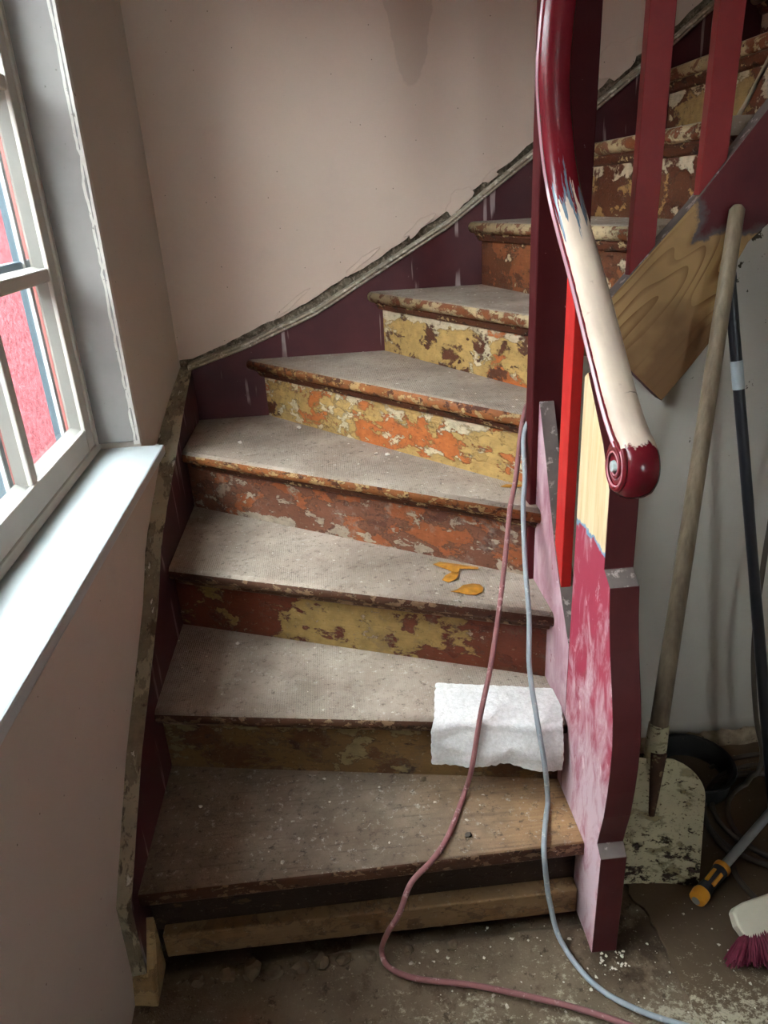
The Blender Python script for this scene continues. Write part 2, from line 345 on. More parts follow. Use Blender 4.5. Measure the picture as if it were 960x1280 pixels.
M_black = simple('matt_black_rubber', C(38, 38, 38), .55, .4, .15, 20, .2, 60, dirt=C(110, 98, 82), dirt_t=.68)
M_pole = simple('black_enamel_pole', C(40, 41, 46), .35, .5, .1)
M_label = simple('pale_blue_paper_label', C(186, 198, 204), .6, .3, .06)
M_steel = simple('brushed_steel', C(160, 162, 164), .4, .5, .06, 30, .1, 90, metal=.25)
def handlemat():
    t = NT('worn_grey_ash_handle', .5, .35); X = t.xyz()
    g = t.noise(30, 5, .6, 3, (3, 3, .25))
    c = t.mix(t.mr(g, .3, .7), C(112, 98, 80), C(146, 130, 108))
    c = t.mix(t.math('MULTIPLY', t.mr(X[2], .85, .35), t.mr(t.noise(7, 5, .6, 8), .35, .6, .35, .9)), c, C(72, 60, 48))
    t.color(c); t.bump(g, .15, .001); return t.m
M_shaftgrey = handlemat()
M_blade = peel('flaking_cream_blade_paint', C(188, 180, 148), [(C(158, 146, 112), 9, .60, 4, None), (C(58, 42, 32), 34, .65, 2, (2, .15, .0, .12)), (C(96, 80, 58), 80, .62, 7, None)], .6, .6, grain=False)
M_rust = simple('rusty_brown_steel', C(74, 52, 40), .8, .2, .25, 30, .3, 90, dirt=C(128, 112, 86), dirt_t=.6)
M_palewood = simple('pale_dry_wood', C(186, 174, 148), .6, .3, .1)
M_orange = simple('orange_grip', C(214, 146, 40), .5, .4, .08)
M_rubber = simple('charcoal_grip', C(52, 52, 56), .6, .3, .08)
M_brushhead = simple('dirty_cream_plastic', C(206, 198, 178), .5, .4, .08, 10, .1, dirt=C(150, 136, 112), dirt_t=.66)
M_bristle = simple('wine_red_bristles', C(112, 44, 62), .6, .3, .35, 40)
M_cablegrey = simple('grey_cable_sheath', C(150, 158, 162), .5, .4, .12, 25, .1, dirt=C(190, 190, 186))
M_cablered = simple('dusty_red_hose', C(140, 94, 94), .55, .35, .15, 25, .1, dirt=C(186, 150, 148))
M_cabledark = simple('dusty_dark_cable', C(78, 70, 62), .6, .3, .12)
M_flake = simple('mustard_paint_flake', C(172, 120, 46), .5, .4, .3, 60)
M_chip = simple('white_plaster_chip', C(222, 214, 202), .85, .15, .06)
M_clod = simple('brown_rubble', C(112, 97, 79), .95, .1, .25, 30, .8, 80)
def towelmat():
    t = NT('white_terry_cloth', .95, .1)
    k = t.noise(130, 4, .7); c = t.mix(t.mr(k, .3, .7), C(214, 211, 206), C(243, 241, 238)); t.color(c)
    t.bump(t.noise(220, 3, .7), .8, .003); t.bump(t.noise(18, 4, .6, 2), .3, .006); return t.m
M_towel = towelmat()

# ------------------------------------------------------------------ mesh helpers
class MB:
    def __init__(s): s.v = []; s.f = []; s.mi = []; s.uv = None
    def add(s, verts, faces, mi=0):
        o = len(s.v); s.v += [tuple(v) for v in verts]; s.f += [tuple(i+o for i in f) for f in faces]; s.mi += [mi]*len(faces); return s
    def prism(s, poly, plane, a, b, mi=0):
        n = len(poly)
        def p3(p, d):
            if plane == 'XY': return (p[0], p[1], d)
            if plane == 'XZ': return (p[0], d, p[1])
            return (d, p[0], p[1])
        V = [p3(p, a) for p in poly]+[p3(p, b) for p in poly]
        F = [tuple(range(n-1, -1, -1)), tuple(range(n, 2*n))]+[(i, (i+1) % n, n+(i+1) % n, n+i) for i in range(n)]
        return s.add(V, F, mi)
    def box(s, x0, x1, y0, y1, z0, z1, mi=0): return s.prism([(x0, y0), (x1, y0), (x1, y1), (x0, y1)], 'XY', z0, z1, mi)
    def obox(s, o, ex, ey, ez, mi=0):
        o, ex, ey, ez = map(Vector, (o, ex, ey, ez))
        V = [o, o+ex, o+ex+ey, o+ey, o+ez, o+ex+ez, o+ex+ey+ez, o+ey+ez]
        return s.add(V, [(3, 2, 1, 0), (4, 5, 6, 7), (0, 1, 5, 4), (1, 2, 6, 5), (2, 3, 7, 6), (3, 0, 4, 7)], mi)
    def tube(s, pts, r, seg=10, mi=0, caps=True):
        pts = [Vector(p) for p in pts]; n = len(pts); rr = r if isinstance(r, (list, tuple)) else [r]*n
        V = []; T0 = None; N = None
        for i, p in enumerate(pts):
            T = (pts[min(i+1, n-1)]-pts[max(i-1, 0)]).normalized()
            if N is None:
                a = Vector((0, 0, 1)) if abs(T.z) < .9 else Vector((1, 0, 0)); N = (a-T*a.dot(T)).normalized()
            else: N = (N-T*N.dot(T)).normalized()
            B = T.cross(N)
            for k in range(seg):
                t = 2*math.pi*k/seg; V.append(p+(N*math.cos(t)+B*math.sin(t))*rr[i])
        F = [(i*seg+k, i*seg+(k+1) % seg, (i+1)*seg+(k+1) % seg, (i+1)*seg+k) for i in range(n-1) for k in range(seg)]
        if caps: F += [tuple(range(seg-1, -1, -1)), tuple(range((n-1)*seg, n*seg))]
        return s.add(V, F, mi)
    def grid(s, fn, nu, nv, mi=0):
        V = [fn(i/nu, j/nv) for j in range(nv+1) for i in range(nu+1)]
        F = [(j*(nu+1)+i, j*(nu+1)+i+1, (j+1)*(nu+1)+i+1, (j+1)*(nu+1)+i) for j in range(nv) for i in range(nu)]
        return s.add(V, F, mi)

def spline(pts, n=8):
    P = [Vector(p) for p in pts]; P = [P[0]*2-P[1]]+P+[P[-1]*2-P[-2]]; out = []
    for i in range(1, len(P)-2):
        a, b, c, d = P[i-1:i+3]
        for k in range(n):
            t = k/n
            out.append(.5*((2*b)+(c-a)*t+(2*a-5*b+4*c-d)*t*t+(3*b-a-3*c+d)*t**3))
    out.append(P[-2]); return out

def link(name, mb, mats, parent=None, origin=None, bevel=0, smooth=None, seg=2, frame=None, fix=True):
    """Link the collected shape as ONE mesh object; world coordinates in, its own origin kept at the base."""
    mats = mats if isinstance(mats, (list, tuple)) else [mats]
    me = bpy.data.meshes.new(name)
    if frame is not None: V = mb.v; mw = frame
    else:
        if origin is None: origin = (0, 0, 0)
        o = Vector(origin); V = [tuple(Vector(v)-o) for v in mb.v]; mw = Matrix.Translation(o)
    me.from_pydata(V, [], mb.f)
    for m in mats: me.materials.append(m)
    me.polygons.foreach_set('material_index', mb.mi)
    if fix:
        bm = bmesh.new(); bm.from_mesh(me); bmesh.ops.recalc_face_normals(bm, faces=bm.faces)
        if smooth is not None:
            for e in bm.edges: e.smooth = (len(e.link_faces) == 2 and e.calc_face_angle(0) < math.radians(smooth))
            for f in bm.faces: f.smooth = True
        bm.to_mesh(me); bm.free()
    me.update()
    ob = bpy.data.objects.new(name, me); COL.objects.link(ob)
    if parent is not None:
        ob.parent = parent; ob.matrix_parent_inverse = WM[parent.name].inverted()
    ob.matrix_world = mw; WM[ob.name] = mw.copy()
    if bevel:
        b = ob.modifiers.new('bevel', 'BEVEL'); b.width = bevel; b.segments = seg; b.limit_method = 'ANGLE'; b.angle_limit = math.radians(35)
        if smooth is None:
            b.harden_normals = False
    return ob
WM = {}
def face_mats(ob, fn):
    for p in ob.data.polygons: p.material_index = fn(p.normal, p.center)
def thing(name, loc, label, cat, group=None):
    o = bpy.data.objects.new(name, None); COL.objects.link(o); o.empty_display_size = .1
    o.matrix_world = Matrix.Translation(Vector(loc)); WM[o.name] = o.matrix_world.copy()
    return tag(o, label, cat, group)
def tag(o, label, cat, group=None):
    o['label'] = label; o['category'] = cat
    if group: o['group'] = group
    return o
def structure(o, label=None):
    o['kind'] = 'structure'
    if label: o['label'] = label
    return o

# ================================================================== THE SETTING
DX0, DX1, DZ0, DZ1 = .75, 1.28, 1.15, 1.85      # opening added in the unseen wall behind the viewpoint, lets in fill light
# floor: uneven, dug out in front of the first riser
def floor_h(x, y):
    h = .006*mnoise.noise((x*5, y*5, 0))+.0045*mnoise.noise((x*17, y*17, 3))+.0035*mnoise.noise((x*42, y*42, 7))
    q = max(0, min(1, (y-1.028)/.03)); return FZ+h-.004-.034*q*q*(3-2*q)*(1 if x < .44 else max(0, 1-(x-.44)/.05))
mb = MB()
mb.grid(lambda u, v: (-.56+u*2.0, .35+v*1.3, floor_h(-.56+u*2.0, .35+v*1.3)), 150, 100)
x0, x1, y0, y1 = -.56, 1.44, .35, 1.65
for (a, b, c, d) in ((-2.6, x0, -2.4, 2.6), (x1, 2.6, -2.4, 2.6), (x0, x1, -2.4, y0), (x0, x1, y1, 2.6)):
    mb.add([(a, c, FZ), (b, c, FZ), (b, d, FZ), (a, d, FZ)], [(0, 1, 2, 3)])
mb.box(-2.6, 2.6, -2.4, 2.6, -.2, -.09)
floor = structure(link('floor', mb, M_floor, fix=False, smooth=None), 'dirty bare floor with trodden paint flecks and rubble')
for p in floor.data.polygons: p.use_smooth = True
# raised sheet with a torn edge, right of the newel
edge = [(.556, 1.118), (.559, 1.10), (.553, 1.083), (.556, 1.066), (.571, 1.045), (.575, 1.028), (.571, 1.012), (.577, .995), (.575, .972), (.578, .952), (.574, .93), (.577, .902), (.575, .88), (.581, .862), (.579, .835), (.585, .807), (.588, .78), (.597, .74), (.60, .69), (.612, .62), (.61, .5)]
mb = MB(); mb.prism(edge+[(1.42, .5), (1.42, 1.53), (.556, 1.53)], 'XY', FZ-.004, FZ+.006)
sh = link('floor_sheet', mb, M_sheet, floor, bevel=.002); sh['label'] = 'smooth brown floor sheet with torn left edge'

# left wall: far pier, wall under the sill, near pier, over the window
mb = MB()
mb.prism([(-.53, 1.912), (-.498, 2.44), (-.80, 2.44), (-.675, 1.914), (-.655, 1.912)], 'XY', -.1, 3.3)
mb.prism([(-.503, 2.0), (-.484, .7), (-.468, -.1), (-.455, -2.3), (-.80, -2.3), (-.80, 2.05), (-.53, 2.05)], 'XY', -.1, .80)
mb.prism([(-.468, .36), (-.455, -2.3), (-.80, -2.3), (-.80, .36)], 'XY', .80, 3.3)
mb.prism([(-.468, .36), (-.80, .36), (-.80, 2.0), (-.53, 1.912)], 'XY', 2.14, 3.3)
structure(link('wall_left', mb, M_leftwall), 'warm white plastered wall around the window')
# back wall: plaster whose broken lower edge follows the wall string
mtop = [(-.60, .935), (-.49, .955), (-.453, .955), (-.263, 1.012), (-.039, 1.100), (.14, 1.199), (.392, 1.337), (.667, 1.528), (.843, 1.640), (1.063, 1.797), (1.176, 1.884), (1.40, 2.05), (1.70, 2.26), (2.3, 2.72)]
def on_line(pl, x):
    for (a, b), (c, d) in zip(pl, pl[1:]):
        if a <= x <= c: return b+(d-b)*(x-a)/(c-a)
    return pl[-1][1]
jag = []; x = -.56; rnd = random.Random(3)
while x < 2.28:
    k = min(1, max(0, (x+.47)/.25)); bite = .006+k*(.019+.012*mnoise.noise((x*9, 1.3, 0))+.008*mnoise.noise((x*40, 4.1, 0)))
    jag.append((x, on_line(mtop, x)+bite)); x += .012+rnd.random()*.014
mb = MB(); mb.prism(jag+[(2.3, 2.75), (2.3, 3.3), (-.56, 3.3)], 'XZ', 2.418, 2.46)
wb_ = structure(link('wall_back', mb, M_backwall), 'pinkish beige plaster wall with a damp patch, broken off along the stairs')
mb = MB()
def mort(u, v):
    x = -.52+u*2.8; z = on_line(mtop, x)-.02+v*.085
    return (x, 2.427+.010*mnoise.noise((x*45, z*45, 2))+.006*mnoise.noise((x*110, z*110, 5)), z)
mb.grid(mort, 300, 9)
o = link('mortar_strip', mb, M_mortar, wb_, smooth=60); o['label'] = 'dark crumbling mortar laid bare above the stair string'
mb = MB(); mb.box(-.56, 2.4, 2.46, 2.52, -.1, 3.3); link('masonry', mb, M_mortar, wb_)
def patch(cx, cz, w, h, seed):
    n = 22; pts = []
    for i in range(n):
        a = 2*math.pi*i/n; r = 1+.75*mnoise.noise((math.cos(a)*1.3+seed*3.3, math.sin(a)*1.3, seed))
        q = (math.cos(a)*w*r, math.sin(a)*h*r); t = math.radians(36)
        pts.append((cx+q[0]*math.cos(t)-q[1]*math.sin(t), cz-.022+q[0]*math.sin(t)+q[1]*math.cos(t)))
    m = MB(); m.prism(pts, 'XZ', 2.4145, 2.419); p = link('plaster_blister', m, M_backwall, wb_, bevel=.0015)
for a in ((.43, 1.415, .05, .022, 1), (.30, 1.345, .045, .014, 4), (.53, 1.478, .03, .012, 6), (.90, 1.765, .07, .045, 8), (.12, 1.255, .06, .010, 9), (-.12, 1.135, .07, .008, 12), (.70, 1.615, .03, .016, 14)): patch(*a)
# walls out of sight that close the room
mb = MB(); mb.box(2.3, 2.4, -2.4, 2.6, -.1, 3.3); structure(link('wall_right', mb, M_leftwall), 'plain plastered wall closing the room')

mb = MB()
for (a, b, c, d) in ((-.8, DX0, -.1, 3.3), (DX1, 2.4, -.1, 3.3), (DX0, DX1, -.1, DZ0), (DX0, DX1, DZ1, 3.3)): mb.box(a, b, -2.4, -2.3, c, d)
structure(link('wall_front', mb, M_leftwall), 'plain plastered wall behind the viewpoint')
w2 = bpy.data.objects.new('added_fill_window', None); COL.objects.link(w2); w2.matrix_world = Matrix.Translation((DX0, -2.35, DZ0)); WM[w2.name] = w2.matrix_world.copy()  # window added out of view to brighten the room with fill light
structure(w2, 'unseen window added behind the viewpoint for fill light')
mb = MB(); mb.box(DX0, DX0+.06, -2.37, -2.33, DZ0, DZ1); mb.box(DX1-.06, DX1, -2.37, -2.33, DZ0, DZ1); mb.box(DX0, DX1, -2.37, -2.33, DZ0, DZ0+.06); mb.box(DX0, DX1, -2.37, -2.33, DZ1-.06, DZ1); mb.box((DX0+DX1)/2-.03, (DX0+DX1)/2+.03, -2.37, -2.33, DZ0, DZ1)
link('sash', mb, M_sash, w2)
mb = MB(); mb.box(DX0+.06, DX1-.06, -2.352, -2.348, DZ0+.06, DZ1-.06); link('pane', mb, M_glass, w2)
mb = MB(); mb.box(-.8, 2.4, -2.4, 2.6, 3.3, 3.4); structure(link('ceiling', mb, M_leftwall), 'plain ceiling')
# panel wall under the upper flight
up_top = [(.50, 1.118), (.581, 1.207), (.654, 1.288), (.726, 1.366), (.79, 1.448), (.849, 1.523), (.96, 1.655), (1.1, 1.80), (1.4, 2.06), (1.8, 2.38), (2.29, 2.77)]
up_bot = [(2.29, 2.40), (1.8, 2.06), (1.4, 1.77), (1.1, 1.52), (.898, 1.335), (.848, 1.291), (.822, 1.238), (.806, 1.112), (.75, 1.036), (.702, .976), (.653, 1.022), (.604, 1.07), (.50, 1.09)]
mb = MB(); mb.prism([(.475, FZ-.05), (2.3, FZ-.05), (2.3, 2.50), (1.8, 2.16), (1.4, 1.87), (1.1, 1.62), (.85, 1.39), (.75, 1.25), (.65, 1.15), (.54, 1.10), (.475, 1.03)], 'XZ', 1.512, 1.55)
ws = structure(link('wall_stair_side', mb, M_stairwall), 'pale grey plaster panel closing the space under the upper flight')
mb = MB()
def base(u, v):
    x = .56+u*1.2; r = .012*mnoise.noise((x*30, v*3, 0))+.008*mnoise.noise((x*80, v*9, 2))
    return (x, 1.512-.028*math.sin(v*math.pi/2)*(.6+.6*abs(mnoise.noise((x*14, 5, 0))))-.001, FZ+.045*(1-v)+r*(1-v)*.8)
mb.grid(base, 120, 6)
o = link('broken_plaster_foot', mb, M_gapedge, ws, smooth=60)

# ------------------------------------------------------------------ window (double leaf)
O = Vector((-.64, 1.905, .835)); dS = Vector((.031, -.735, 0)).normalized(); nS = Vector((dS.y, -dS.x, 0)).normalized()
if nS.x > 0: nS = -nS                       # outward
WF = Matrix(((dS.x, nS.x, 0, O.x), (dS.y, nS.y, 0, O.y), (0, 0, 1, 0), (0, 0, 0, 1)))   # local: s, outward, world z
win = bpy.data.objects.new('window_1', None); COL.objects.link(win); win.matrix_world = Matrix.Translation(O); WM[win.name] = win.matrix_world.copy()
structure(win, 'cream painted double window with small panes and white sill')
def wpart(name, mb, m, bevel=.003, par=None): return link(name, mb, m, par or win, frame=WF, bevel=bevel)
rows = [(.925, 1.268), (1.308, 1.655), (1.69, 2.03)]
def sash(s0):
    cols = [(s0+.098, s0+.440), (s0+.500, s0+.842)]
    S1 = s0+.735 if False else s0+.925
    def bx(a, b, z0, z1, n0=0, n1=.04): m = MB(); m.box(a, b, n0, n1, z0, z1); return m
    wpart('sash_stile', bx(s0+.03, s0+.085, .85, 2.10), M_sash); wpart('sash_stile', bx(s0+.857, s0+.91, .85, 2.10), M_sash)
    wpart('sash_rail', bx(s0+.085, s0+.857, .85, .912), M_sash); wpart('sash_rail', bx(s0+.085, s0+.857, 2.045, 2.10), M_sash)
    wpart('muntin', bx(s0+.452, s0+.488, .912, 2.045, .002, .036), M_sash, .004)
    for z in (1.272, 1.66): 
        for a, b in ((s0+.085, s0+.452), (s0+.488, s0+.857)): wpart('muntin', bx(a, b, z, z+.030, .002, .036), M_sash, .004)
    # sloping rebates round each pane
    for (a, b) in cols:
        for (z0, z1) in rows:
            m = MB(); n0, n1 = .008, .030; e = .014
            V = [(a-e, n0, z0-e), (b+e, n0, z0-e), (b+e, n0, z1+e), (a-e, n0, z1+e), (a, n1, z0), (b, n1, z0), (b, n1, z1), (a, n1, z1)]
            m.add(V, [(0, 1, 5, 4), (1, 2, 6, 5), (2, 3, 7, 6), (3, 0, 4, 7)])
            wpart('glazing_bead', m, M_bead, 0)
            m = MB(); m.box(a-.006, b+.006, .030, .032, z0-.006, z1+.006); wpart('pane', m, M_glass, 0)
    # outer leaf: blue grey bars, salmon casing
    for a, b, mm, w in ((s0+.074, s0+.104, M_bluegrey, .07), (s0+.462, s0+.492, M_bluegrey, .07), (s0+.86, s0+.90, M_bluegrey, .07)):
        wpart('outer_stile', bx(a, b, .85, 2.12, .048, w), mm, .003)
    m = MB(); m.box(s0+.428, s0+.434, .05, .085, .85, 2.12); wpart('outer_lining', m, M_salmon)
    if s0 == 0: m = MB(); m.box(-.02, .008, .045, .082, .80, 2.16); wpart('outer_lining', m, M_salmon)
    for a in (s0+.106, s0+.494): wpart('white_bead', bx(a-.0025, a+.0035, .90, 2.05, .044, .052), M_white, 0)
    for z in (.86, 1.285, 1.672, 2.07): wpart('outer_rail', bx(s0+.03, s0+.90, z, z+.036, .048, .068), M_bluegrey, .003)
sash(0.0); sash(.80)
m = MB(); m.box(-.03, .03, -.005, .05, .835, 2.14); wpart('frame_post', m, M_sash)
m = MB(); m.box(.0, 1.75, -.006, .05, .833, .856); wpart('frame_sill_bead', m, M_sash, .005)
m = MB(); m.box(.0, 1.75, -.005, .05, 2.10, 2.15); wpart('frame_head', m, M_sash)
# sill: thick white board
mb = MB(); mb.prism([(-.47, 1.912), (-.533, 1.914), (-.66, 1.914), (-.62, .36), (-.442, .36)], 'XY', .805, .832)
o = link('window_sill', mb, M_white, win, bevel=.005); o['label'] = 'wide white sill board'
mb = MB()
mb.prism([(-.66, 1.893), (-.533, 1.897), (-.533, 1.914), (-.66, 1.914)], 'XY', .85, 2.14)
o = link('jamb_board', mb, M_jamb, win, bevel=.003); o['label'] = 'grey primed jamb board with filler spots'
mb = MB()    # ragged white plaster arris between jamb and wall
n = 90
V = []; F = []
for i in range(n+1):
    z = .842+i*(2.14-.842)/n; w = .010+.005*mnoise.noise((z*14, 0, 1))+.004*mnoise.noise((z*50, 0, 4))
    V += [(-.533-w, 1.8955, z), (-.5285, 1.899, z), (-.5275, 1.905+w*1.2, z), (-.531, 1.92, z)]
for i in range(n): F += [(i*4+k, i*4+k+1, i*4+k+5, i*4+k+4) for k in range(3)]
mb.add(V, F); o = link('plaster_arris', mb, simple('cracked_white_arris', C(208, 204, 196), .8, .2, .1, 30, .6, 60, dirt=C(96, 84, 74), dirt_t=.66), win)
# building across the passage
mb = MB(); mb.box(-2.0, -1.72, -4, 9, -.5, 2.10); o = structure(link('wall_outside', mb, M_stucco), 'red stucco wall seen through the window panes')
mb = MB(); mb.box(-1.72, -.80, -4, 9, -.5, -.3); structure(link('ground_outside', mb, simple('grey_paving', C(150, 146, 140), .9)), 'paved passage outside the window')

# ================================================================== THE STAIRCASE
stair = thing('staircase', (0, 1.04, 0), 'worn winding wooden staircase with flaking ochre risers and dark red painted strings', 'staircase')
XL, XR, YB, YS = -.46, .43, 2.40, 1.52
N = {1: ((-.46, 1.037), (.43, 1.047)), 2: ((-.46, 1.349), (.43, 1.185)), 3: ((-.46, 1.679), (.43, 1.305)), 4: ((-.46, 2.05), (.43, 1.429)),
     5: ((-.282, 2.40), (.43, 1.520)), 6: ((.128, 2.40), (.558, 1.53)), 7: ((.456, 2.40), (.66, 1.53)), 8: ((.741, 2.40), (.789, 1.53)),
     9: ((1.024, 2.40), (1.027, 1.53)), 10: ((1.28, 2.40), (1.28, 1.53)), 11: ((1.53, 2.40), (1.53, 1.53)), 12: ((1.80, 2.40), (1.80, 1.53))}
def ln(k, off):
    a, b = Vector(N[k][0]), Vector(N[k][1]); d = (b-a).normalized(); n = Vector((-d.y, d.x)); return a+n*off, d
def cut(k, off, axis, val):
    p, d = ln(k, off); t = (val-p[axis])/d[axis]; return tuple(p+d*t)
def left_end(k, off): return cut(k, off, 0, XL) if k <= 4 else cut(k, off, 1, YB)
def right_end(k, off):
    if k <= 4: return cut(k, off, 0, XR)
    if k == 5:
        q = cut(k, off, 0, XR); return q if q[1] < YS+.02 else cut(k, off, 0, XR+.03)
    return cut(k, off, 1, YS)
OV = .042
for k in range(1, 11):
    z1 = RISE*k; z0 = z1-.034
    fl, fr = left_end(k, 0), right_end(k, 0); bl, br = left_end(k+1, OV+.012), right_end(k+1, OV+.012)
    poly = [fl, fr]
    if k == 1: poly += [br, bl]
    elif k < 4: poly += [br, bl]
    elif k == 4: poly += [br, bl, (XL, YB)]
    else: poly += [br, bl]
    bm = bmesh.new()
    vb = [bm.verts.new((p[0], p[1], z0)) for p in poly]; vt = [bm.verts.new((p[0], p[1], z1)) for p in poly]
    n = len(poly); bm.faces.new(vb[::-1]); bm.faces.new(vt)
    for i in range(n): bm.faces.new((vb[i], vb[(i+1) % n], vt[(i+1) % n], vt[i]))
    es = [e for e in bm.edges if set(e.verts) in ({vb[0], vb[1]}, {vt[0], vt[1]})]
    bmesh.ops.bevel(bm, geom=es, offset=.0155 if k > 1 else .007, segments=5, profile=.5, affect='EDGES')
    # chop the front band so that wear can bend it slightly
    bmesh.ops.recalc_face_normals(bm, faces=bm.faces)
    d2 = (Vector(fr)-Vector(fl)).normalized(); n2 = Vector((-d2.y, d2.x))
    for f in bm.faces:
        cc = f.calc_center_median(); dist = (Vector((cc.x, cc.y))-Vector(fl)).dot(n2)
        f.material_index = 1 if (dist < .0145 and (f.normal.z < (.80 if k == 1 or k > 4 else .62))) else 0
        f.smooth = dist < .03 and abs(f.normal.z) < .999
    me = bpy.data.meshes.new('tread'); bm.to_mesh(me); bm.free()
    me.materials.append(M_tread1 if k == 1 else M_tread[k % 4])
    me.materials.append(M_nose_dark if k <= 3 else (M_nose_mid if k == 4 else (M_nose_cream if k != 5 else M_nose_mid)))
    tr = bpy.data.objects.new('tread', me); COL.objects.link(tr); tr.parent = stair; tr.matrix_parent_inverse = WM[stair.name].inverted()
    WM[tr.name] = Matrix.Identity(4)
    if k == 1: tr['label'] = 'lowest tread, bare worn wood'
    # cove under the nosing
    if k >= 2:
        pa, pb = Vector(left_end(k, 0)), Vector(right_end(k, 0)); L = (pb-pa).length; d = (pb-pa)/L; nn = Vector((-d.y, d.x))
        fr_ = Matrix(((d.x, nn.x, 0, pa.x), (d.y, nn.y, 0, pa.y), (0, 0, 1, z0), (0, 0, 0, 1)))
        prof = [(.020, 0), (.020, -.006), (.026, -.010), (.028, -.018), (.034, -.024), (OV+.004, -.026), (OV+.004, 0)]
        c = MB(); c.prism(prof, 'YZ', .004, L-.004)
        link('nosing_moulding', c, M_nose_dark if k <= 3 else M_mould_brown, tr, frame=fr_, smooth=50)
    # riser
    pa, pb = Vector(left_end(k, OV)), Vector(right_end(k, OV)); L = (pb-pa).length; d = (pb-pa)/L; nn = Vector((-d.y, d.x))
    zb = RISE*(k-1)-(.0 if k > 1 else -.04)
    fr_ = Matrix(((d.x, nn.x, 0, pa.x), (d.y, nn.y, 0, pa.y), (0, 0, 1, zb), (0, 0, 0, 1)))
    c = MB(); c.box(.001, L-.001, 0, .018, 0, z0-zb)
    link('riser', c, M_riser.get(k, M_riser[9]), stair, frame=fr_)
# batten under the first riser
mb = MB(); mb.box(-.44, .427, 1.053, 1.09, -.014, .050); o = link('batten', mb, M_batten, stair, bevel=.004); o['label'] = 'raw wood strip under the lowest riser'
# wall string on the left
prof = [(.985, FZ), (1.0, .205), (1.109, .290), (1.223, .374), (1.37, .452), (1.544, .548), (1.652, .640), (1.76, .690), (1.879, .735), (2.04, .797), (2.203, .862), (2.405, .930), (2.43, .935)]
mb = MB()
def wx(y): return -.498-.012*max(0, min(1, (y-1.2)/.6))-.012*max(0, min(1, (y-1.7)/.3))*(1-max(0, (y-1.95)/.5))
P = []
for (a, b), (c, d) in zip(prof, prof[1:]):
    for i in range(6): P.append((a+(c-a)*i/6, b+(d-b)*i/6))
P.append(prof[-1]); n = len(P); V = []; F = []
for i, (y, z) in enumerate(P):
    j = .003*mnoise.noise((y*30, 0, 0)); zz = z+(.004*mnoise.noise((y*22, 3, 0)) if i > 6 else 0)
    V += [(XL, y, zz), (XL-.010+j, y, zz+.001), (wx(y), y, zz+.003), (XL, y, FZ-.01), (wx(y), y, FZ-.01)]
for i in range(n-1):
    a = i*5; b = a+5; F += [(a, a+1, b+1, b), (a+1, a+2, b+2, b+1), (a+3, a, b, b+3), (a+2, a+4, b+4, b+2)]
F += [(0, 3, 4, 2, 1), (5*n-5, 5*n-4, 5*n-3, 5*n-1, 5*n-2)]
mb.add(V, F); ls = link('wall_string', mb, [M_string, M_worntop], stair, smooth=30)
face_mats(ls, lambda nrm, c: 0 if nrm.x > .6 else 1)
mb = MB(); mb.prism([(-.494, .955), (-.446, .948), (-.452, 1.03), (-.483, 1.05), (-.498, 1.0)], 'XY', FZ-.008, .075)
mb = MB(); mb.add([(-.494, .965, FZ-.008), (-.440, .958, FZ-.008), (-.444, 1.05, FZ-.008), (-.494, 1.05, FZ-.008), (-.492, .985, .026), (-.450, .982, .026), (-.444, 1.05, .115), (-.492, 1.05, .115)],
        [(3, 2, 1, 0), (4, 5, 6, 7), (0, 1, 5, 4), (1, 2, 6, 5), (2, 3, 7, 6), (3, 0, 4, 7)])
o = link('foot_block', mb, M_block, stair, bevel=.003); o['label'] = 'raw wood block at the foot of the left string'
# wall string along the back wall and its moulding
bt = [(x, z-.012) for x, z in mtop if x > -.47 and x < 1.9]
mb = MB(); mb.prism([(-.462, .2)]+[(-.462, .925)]+bt[1:]+[(1.7, 1.2), (1.2, .6)], 'XZ', YB, 2.4165)
link('wall_string', mb, M_string, stair)
mm = [p for p in mtop if -.46 < p[0] < 1.9]; mm = [(-.47, .948)]+mm[0:]
V = []; F = []
for i, (x, z) in enumerate(mm): V += [(x, 2.4165, z+.002), (x, 2.392, z-.002), (x, 2.388, z-.008), (x, 2.394, z-.014), (x, 2.392, z-.020), (x, 2.4005, z-.024)]
for i in range(len(mm)-1): F += [(i*6+k, i*6+k+1, i*6+k+7, i*6+k+6) for k in range(5)]
F += [(5, 4, 3, 2, 1, 0), tuple(range(6*len(mm)-6, 6*len(mm)))]
mb = MB(); mb.add(V, F); o = link('string_moulding', mb, M_mould, stair, smooth=30); o['label'] = 'worn grey bead along the top of the wall string'
# outer string of the lower flight (chalky, sanded) with scraped top
mb = MB(); mb.prism([(1.206, FZ-.005), (1.206, .555), (1.262, .628), (1.32, .715), (1.373, .812), (1.42, .905), (1.474, 1.0), (1.50, 1.03), (1.50, FZ-.005)], 'YZ', .43, .462)
os_ = link('outer_string', mb, [M_sandstring, M_greytop, M_maroon], stair, bevel=.0015)
face_mats(os_, lambda nrm, c: 0 if nrm.x < -.6 else (1 if nrm.z > .2 else 2)); os_['label'] = 'steep string board sanded to chalky pink'
# newel board at the foot
fr = [(.968, FZ-.006), (.966, .238), (.988, .256), (.982, .286), (.970, .34), (.963, .404), (.960, .46), (.961, .513), (.968, .56), (.979, .602), (1.004, .68), (1.018, .74), (1.026, .792), (1.056, .812), (1.060, .955), (1.10, 1.02), (1.19, 1.12), (1.205, 1.11), (1.205, FZ-.006)]
mb = MB(); mb.prism(fr, 'YZ', .43, .482)
nw = link('newel_post', mb, [M_sanded, M_maroon, M_greytop], stair, bevel=.002)
face_mats(nw, lambda nrm, c: 0 if nrm.x < -.6 else (2 if (nrm.z > .55 and c.z < .9) else 1)); nw['label'] = 'curved newel board, pink sanded side and bare wood above'
